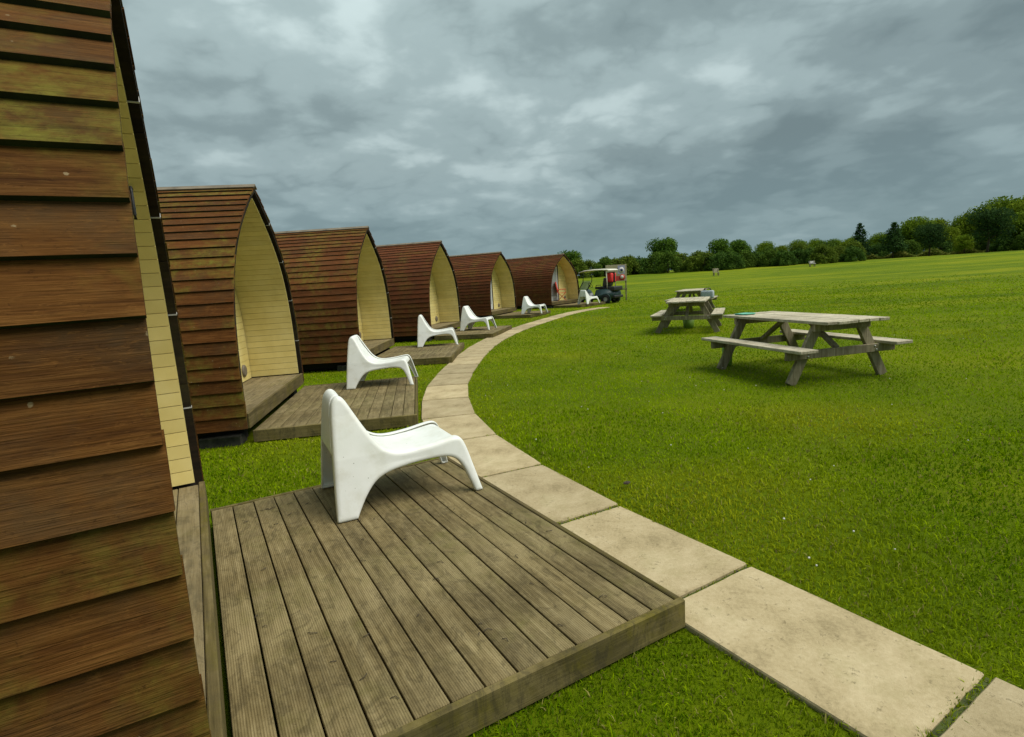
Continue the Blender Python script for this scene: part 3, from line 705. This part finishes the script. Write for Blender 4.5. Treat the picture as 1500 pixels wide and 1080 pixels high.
def broad_crown(h, w, base, n, size, colA, colB, seed, lobes=16, top=1.0):
    r = np.random.default_rng(seed); P, Nn, Cc = [], [], []
    for k in range(lobes):
        a = r.uniform(0, 2*math.pi); zz = base + (h-base)*r.uniform(.12, .88)
        env = math.sin(math.pi*min(max((zz-base)/(h-base),.05),.97)**.75)**.6
        rad = w*.5*env*r.uniform(.25,.78); c = np.array([math.cos(a)*rad, math.sin(a)*rad, zz])
        rr = w*r.uniform(.16,.27); m = n//lobes
        q = r.normal(size=(m,3)); q /= np.linalg.norm(q, axis=1)[:,None]; ra = rr*r.uniform(.55,1.08,m)[:,None]
        pts = c + q*ra*np.array([1.05,1.05,.85]); pts[:,2] = np.clip(pts[:,2], base*.6, h*1.02)
        P.append(pts); Nn.append(q); t = r.uniform(0,1,m)[:,None]*.6 + r.uniform(0,.4); Cc.append(np.array(colA)*(1-t)+np.array(colB)*t)
    return leaf_mesh('crown', np.concatenate(P), size, np.concatenate(Cc), np.concatenate(Nn))
def pine_crown(h, w, base, n, size, colA, colB, seed):
    r = np.random.default_rng(seed); P, Nn, Cc = [], [], []; tiers = 11
    for k in range(tiers):
        t0 = k/(tiers-1); z = base+(h-base)*t0; R_ = w*.5*(1-t0)**.75*(.8+.2*math.sin(k*2.1))+.18
        nb = max(3, int(7*(1-t0)+2)); ph = r.uniform(0,6.3)
        for j in range(nb):
            a = ph+2*math.pi*j/nb+r.uniform(-.3,.3); L = R_*r.uniform(.7,1.1); m = max(10, int(n/(tiers*5)*(1.3-.6*t0)))
            u = r.uniform(.15,1,m)**.7; pts = np.stack([np.cos(a)*L*u, np.sin(a)*L*u, z + .16*L*u + 0*u], 1) + r.normal(size=(m,3))*np.array([.14,.14,.11])*w*.45*(1-.5*t0)
            P.append(pts); Nn.append(np.tile([0,0,.8], (m,1))); t = r.uniform(0,1,m)[:,None]; Cc.append(np.array(colA)*(1-t)+np.array(colB)*t)
    return leaf_mesh('crown', np.concatenate(P), size, np.concatenate(Cc), np.concatenate(Nn))
def trunk_mesh(h, r, limbs, seed, spread):
    rr = random.Random(seed); bm = bmesh.new()
    def add(pts, rad):
        me = tube('t', pts, rad, 7); bm.from_mesh(me); bpy.data.meshes.remove(me)
    add([(0,0,-.2),(0.02*h,0,h*.3),(0,.02*h,h*.6),(0,0,h*.9)], [r*1.3,r*.85,r*.55,r*.15])
    for k in range(limbs):
        a = rr.uniform(0,6.28); z = h*rr.uniform(.3,.65); L = spread*rr.uniform(.5,.9)
        add([(0,0,z),(math.cos(a)*L*.5, math.sin(a)*L*.5, z+L*.35),(math.cos(a)*L, math.sin(a)*L, z+L*.6)], [r*.45,r*.28,r*.08])
    return bm_mesh('trunk', bm, True)
GA, GB = (.016,.036,.010), (.075,.120,.022)
PROTO = {}
def proto(key, crown, trunk): PROTO[key] = (crown, trunk)
for m_ in (): pass
def bush_crown(h, w, n, size, colA, colB, seed):
    r = np.random.default_rng(seed); P, Nn, Cc = [], [], []; L = 34
    for k in range(L):
        a = r.uniform(0, 2*math.pi); el = math.asin(r.uniform(.02,.98)); q0 = np.array([math.cos(a)*math.cos(el), math.sin(a)*math.cos(el), math.sin(el)])
        c = q0*np.array([w*.40, w*.40, h*.78]) ; c[2] = max(c[2], .5); rr = w*r.uniform(.12,.20); m = n//L
        q = r.normal(size=(m,3)); q /= np.linalg.norm(q, axis=1)[:,None]; pts = c + q*rr*r.uniform(.5,1.1,m)[:,None]; pts[:,2] = np.abs(pts[:,2])
        P.append(pts); Nn.append(q); t = r.uniform(0,.65,m)[:,None]+r.uniform(0,.35); Cc.append(np.array(colA)*(1-t)+np.array(colB)*t)
    return leaf_mesh('crown', np.concatenate(P), size, np.concatenate(Cc), np.concatenate(Nn))
proto('bushA', bush_crown(5.0,6.5,5200,.36,(.024,.050,.010),(.100,.145,.022),1), trunk_mesh(4.2,.14,5,1,2))
proto('bushB', bush_crown(4.4,6.0,5000,.36,(.020,.046,.012),(.080,.130,.024),2), trunk_mesh(3.8,.14,5,2,2))
proto('bushC', bush_crown(4.7,5.4,4600,.34,(.030,.055,.010),(.135,.165,.024),3), trunk_mesh(4.0,.12,5,3,2))
proto('treeA', broad_crown(7.0,6.4,1.0,6400,.38,(.022,.050,.010),(.090,.150,.020),4,22), trunk_mesh(6.0,.2,6,4,2.3))
proto('oakA', broad_crown(12.,11.,1.2,10500,.52,(.028,.056,.006),(.150,.200,.018),5,40), trunk_mesh(10,.35,8,5,4))
proto('oakB', broad_crown(11.,10.,1.2,9500,.52,(.034,.064,.006),(.200,.235,.020),6,36), trunk_mesh(9,.32,8,6,4))
proto('lime', broad_crown(4.2,4.6,.9,2600,.30,(.05,.09,.008),(.17,.21,.018),7,14), trunk_mesh(3.6,.1,5,7,1.5))
proto('pineA', pine_crown(8.8,6.4,1.5,4600,.36,(.010,.028,.014),(.042,.080,.032),8), trunk_mesh(8.2,.17,0,8,2))
proto('pineB', pine_crown(8.0,6.6,1.9,4600,.36,(.012,.032,.013),(.050,.092,.028),9), trunk_mesh(7.6,.18,0,9,2))
proto('pineC', broad_crown(8.2,7.6,2.0,4600,.36,(.009,.024,.011),(.042,.074,.024),10,20), trunk_mesh(7.0,.2,5,10,2.5))
def tree(key, px, dist, s, label, group, name='tree', sz=None):
    cr, tr = PROTO[key]; s *= .75 if px > 1230 else .85; d = px_dir(px)*dist; z = float(terrain(d.x, d.y))
    root = thing(name, label, 'tree', (d.x, d.y, z-.05), random.uniform(0,6.28), group); root.scale = (s, s, sz or s)
    obj('crown', cr, M_LEAF, root); obj('trunk', tr, M_BARK, root); return root
LH = 'dark green bushy tree in the long hedge along the far edge of the field'
hedge_rng = random.Random(3)
px = 690; k = 0
while px < 1256:                                     # nearer hedge face
    key = ('bushA','bushB','bushC')[hedge_rng.randrange(3)]
    s = hedge_rng.uniform(.78,1.0)*(.62 if px < 828 else 1.02 if px < 1000 else .88)
    where = 'far hedge just right of the golf cart' if 828 < px < 960 else 'far hedge behind the farthest pods' if px <= 828 else 'far hedge above the picnic tables' if px < 1110 else 'far hedge left of the lone pines'
    tree(key, px, hedge_rng.uniform(101,108), s, {'bushA':'broad mid-green','bushB':'low dark green','bushC':'narrow yellowish green'}[key]+' bush in the '+where, 'hedge trees along the field', 'hedge_tree'); px += hedge_rng.uniform(15,22)
px = 836
while px < 1250:                                     # second rank, taller in places
    key = ('bushA','treeA','bushC')[hedge_rng.randrange(3)]
    tree(key, px, hedge_rng.uniform(114,122), hedge_rng.uniform(.85,1.1), 'tree rising just behind the long far hedge', 'trees behind the far hedge', 'hedge_tree'); px += hedge_rng.uniform(34,60)
tree('treeA', 972, 112, 1.12, 'tall rounded tree standing above the left part of the far hedge', None)
tree('treeA', 1052, 112, .95, 'rounded tree standing above the middle of the far hedge', None)
for px in (1120,1145,1170,1196,1222,1248,1275,1330):
    tree('oakB' if px % 2 else 'oakA', px, hedge_rng.uniform(225,250), hedge_rng.uniform(.75,.95), 'distant woodland tree on the skyline above the right part of the hedge', 'distant skyline trees')
tree('pineA', 1258, 118, .95, 'dark conical pine, leftmost of the lone pines in front of the right-hand wood', None, 'pine_tree')
tree('pineB', 1308, 118, .98, 'dark pine with a bare lower trunk, second from the left of the lone pines', None, 'pine_tree')
tree('pineC', 1361, 112, .86, 'broad flat-bottomed pine on a short bare trunk, third of the lone pines', None, 'pine_tree')
tree('pineC', 1446, 112, 1.12, 'tall dark pine standing before the wood at the right edge', None, 'pine_tree')
for px, d, s, key in ((1338,135,.82,'oakA'),(1366,140,.86,'oakB'),(1290,150,.62,'oakA'),(1395,150,.70,'oakB'),(1418,140,.82,'oakA'),(1440,138,1.02,'oakB'),(1468,140,1.08,'oakA'),(1494,132,1.02,'oakB'),(1520,136,1.05,'oakA'),(1550,130,1.0,'oakB'),(1472,124,.72,'oakB'),(1500,120,.70,'oakA'),(1240,135,.5,'oakB'),(1580,130,1.05,'oakA'),(1384,130,.62,'oakB')):
    tree(key, px, d, s, ('large dark-green' if key == 'oakA' else 'large yellow-green')+' leafy tree '+('at the right edge of the wood' if px > 1465 else 'behind the tallest pine in the right-hand wood' if px > 1405 else 'behind the three smaller lone pines'), 'broadleaf trees of the right-hand wood')
for px, d, s, key in ((1284,128,.95,'bushB'),(1330,128,.9,'bushA'),(1378,124,.85,'bushB'),(1425,124,.85,'bushA'),(1470,118,.8,'bushB'),(1505,116,.8,'bushA'),(1540,114,.9,'bushB')):
    tree(key, px, d, s, 'low dark shrub under the trees at the right end of the field', 'shrubs under the right-hand wood', 'shrub')
tree('lime', 1412, 118, .95, 'bright yellow-green young tree between the pines at the right', None)

# rough uncut grass at the feet of the pines
def rough_grass():
    n = 9000; px_ = rng.uniform(1270, 1445, n); dd = rng.uniform(119, 126, n)
    a = np.array([tuple(px_dir(p)) for p in np.linspace(1270,1445,60)]); gx = np.interp(px_, np.linspace(1270,1445,60), a[:,0]); gy = np.interp(px_, np.linspace(1270,1445,60), a[:,1])
    x, y = gx*dd, gy*dd; hh = rng.uniform(.1,1.0,n)*(.7+.5*np.sin(px_*.13))
    pts = np.stack([x, y, terrain(x,y)+hh], 1); t = rng.uniform(0,1,n)[:,None]
    cols = np.array((.06,.085,.014))*(1-t)+np.array((.16,.15,.04))*t
    o = obj('rough_grass', leaf_mesh('rough_grass', pts, .42, cols), M_LEAF); tag(o, 'strip of tall uncut brownish grass below the lone pines', 'grass', None, 'stuff')
rough_grass()

# ------------------------------------------------------------------ grass blades
def inside(pts, poly):
    x, y = pts[:,0], pts[:,1]; r = np.zeros(len(pts), bool); n = len(poly)
    for i in range(n):
        x0, y0 = poly[i]; x1, y1 = poly[(i+1)%n]
        if y0 == y1: continue
        c = ((y0 > y) != (y1 > y)) & (x < (x1-x0)*(y-y0)/(y1-y0)+x0); r ^= c
    return r
BLOCK = [[local(i,-.04,DECKS[i][0]+.012), local(i,DECK_D-.01,DECKS[i][0]+.012), local(i,DECK_D-.01,DECKS[i][1]-.012), local(i,-.04,DECKS[i][1]-.012)] for i in range(6)]
BLOCK += [[local(i,.05,-1.22), local(i,-POD_L,-1.22), local(i,-POD_L,1.22), local(i,.05,1.22)] for i in range(6)]
def slab_poly(i):
    a, b, c, d = (np.array(q) for q in (PE_R[i], PE_R[i+1], PE_L[i+1], PE_L[i])); m = (a+b+c+d)/4; ax = (b+c-a-d)/2; ln = np.linalg.norm(ax); ax /= ln
    return [tuple(m + (q-m)*.96 + ax*(-1 if k in (1,2) else 1)*.008) for k, q in enumerate((a,b,c,d))]
SLABS = [slab_poly(i) for i in range(len(PE_R)-1)]
def vnoise(x, y, sc, seed):
    r = np.random.default_rng(seed); g = r.random((64,64)); u, v = x/sc, y/sc; i, j = np.floor(u).astype(int), np.floor(v).astype(int); a, b = u-i, v-j; a = a*a*(3-2*a); b = b*b*(3-2*b)
    G = lambda p, q: g[p%64, q%64]
    return (G(i,j)*(1-a)+G(i+1,j)*a)*(1-b)+(G(i,j+1)*(1-a)+G(i+1,j+1)*a)*b
def make_grass():
    V, F, K = [], [], []; base = 0
    A0, A1 = R(-60), R(74); RK = 2.6; D0 = 9500
    for bent in (True, False):
        if bent:
            n1 = int(D0*(RK**2-.25)/2*(A1-A0)); n2 = int(D0*RK**2*math.log(6/RK)*(A1-A0))
            rr = np.concatenate([np.sqrt(rng.uniform(.25, RK**2, n1)), RK*np.exp(rng.uniform(0, math.log(6/RK), n2))])
        else:
            n3 = int(D0*1.15*RK**2*math.log(50/6)*(A1-A0)); rr = 6*np.exp(rng.uniform(0, math.log(50/6), n3))
        rr = rr[rng.random(len(rr)) < np.clip((50-rr)/24, 0, 1)]; n = len(rr); a = rng.uniform(A0, A1, n); p = np.stack([rr*np.sin(a), rr*np.cos(a)], 1)
        keep = np.ones(n, bool)
        for poly in BLOCK: keep &= ~inside(p, poly)
        ons = np.zeros(n, bool)
        for poly in SLABS: ons |= inside(p, poly)
        keep &= ~ons; p = p[keep]; n = len(p); rr = rr[keep]; w = .0044*np.maximum(1, rr/RK); h = .030+.0007*rr
        hh = h*rng.uniform(.45,1.15,n)*(.75+.5*vnoise(p[:,0],p[:,1],.35,5)); ww = w*rng.uniform(.7,1.3,n)
        th = rng.uniform(0,2*math.pi,n); s = np.stack([np.cos(th),np.sin(th)],1); lean = rng.normal(0,.55,(n,2))
        z0 = terrain(p[:,0],p[:,1])-.002
        patch = .32*vnoise(p[:,0],p[:,1],.9,1)+.30*vnoise(p[:,0],p[:,1],.22,2)+.38*vnoise(p[:,0],p[:,1],3.3,3)
        t = np.clip((patch-.5)*1.2+.50+rng.normal(0,.2,n),0,1)[:,None]
        c = np.array((.042,.090,.000))*(1-t)+np.array((.188,.260,.000))*t
        yel = np.clip((vnoise(p[:,0]+9,p[:,1],1.7,8)-.62)*3.2,0,1)[:,None]*.55; c = c*(1-yel)+np.array((.26,.24,.01))*yel
        c *= (1.54 + .12*np.clip(rr/30,0,1))[:,None]
        dry = rng.random(n) < .07; c[dry] = np.array((.28,.25,.07))*rng.uniform(.7,1.1,(dry.sum(),1))
        lo = np.concatenate([p-s*ww[:,None]/2, z0[:,None]],1); lo2 = np.concatenate([p+s*ww[:,None]/2, z0[:,None]],1)
        tip = np.concatenate([p+lean*hh[:,None]*.9, (z0+hh*(.95-.25*np.minimum(1,np.hypot(*lean.T))))[:,None]],1)
        if bent:
            mp = p+lean*hh[:,None]*.32; mz = (z0+hh*.60)[:,None]
            m1 = np.concatenate([mp-s*ww[:,None]*.42, mz],1); m2 = np.concatenate([mp+s*ww[:,None]*.42, mz],1)
            v = np.stack([lo,lo2,m2,m1,tip],1).reshape(-1,3); k = 5
            idx = base+np.arange(n)[:,None]*5; f = np.concatenate([idx+[[0,1,2]], idx+[[0,2,3]], idx+[[3,2,4]]])
        else:
            v = np.stack([lo,lo2,tip],1).reshape(-1,3); k = 3; f = base+np.arange(n)[:,None]*3+[[0,1,2]]
        V.append(v); F.append(f); K.append(np.repeat(c,k,0)); base += len(v)
    V = np.concatenate(V); F = np.concatenate(F).astype(np.int32); K = np.concatenate(K)
    me = bpy.data.meshes.new('grass'); me.vertices.add(len(V)); me.vertices.foreach_set('co', V.ravel().astype(np.float32))
    me.loops.add(F.size); me.loops.foreach_set('vertex_index', F.ravel()); me.polygons.add(len(F)); me.polygons.foreach_set('loop_start', np.arange(0,F.size,3,dtype=np.int32)); me.update(calc_edges=True)
    at = me.color_attributes.new('col','FLOAT_COLOR','POINT'); at.data.foreach_set('color', np.concatenate([K,np.ones((len(K),1))],1).ravel().astype(np.float32))
    o = obj('grass', me, M_BLADE); tag(o, 'short mown grass blades of the lawn around path, decks and tables', 'grass', None, 'stuff')
make_grass()
def make_litter():
    """tiny white clover heads in the lawn and twigs on the nearest deck"""
    bm = bmesh.new()
    for _ in range(60):
        r = random.uniform(2.2,14); a = R(random.uniform(-5,45)); x, y = r*math.sin(a), r*math.cos(a)
        if any(inside(np.array([[x,y]]), q)[0] for q in BLOCK+SLABS): continue
        bmesh.ops.create_icosphere(bm, subdivisions=1, radius=random.uniform(.004,.007), matrix=Matrix.Translation((x,y,.04)))
    o = obj('clover_flowers', bm_mesh('clover_flowers', bm), M_PALE); tag(o, 'scattered tiny white clover heads in the lawn', 'flowers', None, 'stuff')
    bm = bmesh.new()
    for _ in range(46):
        x, y = local(0, random.uniform(.1,1.6), random.uniform(-1.05,1.25)); a = random.uniform(0,6.28); L = random.uniform(.01,.045)
        me = tube('t', [(x,y,DECK_Z+.004),(x+L*.5*math.cos(a),y+L*.5*math.sin(a),DECK_Z+.008),(x+L*math.cos(a+.5),y+L*math.sin(a+.5),DECK_Z+.004)], .0016, 4); bm.from_mesh(me); bpy.data.meshes.remove(me)
    o = obj('twigs', bm_mesh('twigs', bm), M_BARK); tag(o, 'tiny dead twigs and leaf bits lying on the nearest deck', 'litter', None, 'stuff')
make_litter()
def make_clod():
    bm = bmesh.new(); bmesh.ops.create_icosphere(bm, subdivisions=3, radius=.016)
    for v in bm.verts: v.co *= random.uniform(.75,1.2); v.co.z = v.co.z*.6+.03; v.co.x *= 1.6
    o = obj('soil_clod', bm_mesh('soil_clod', bm), M_BARK, None, (.74,3.62,.01), .5); tag(o, 'small dark clod of soil on the grass edge right of the path slabs', 'clod')
make_clod()
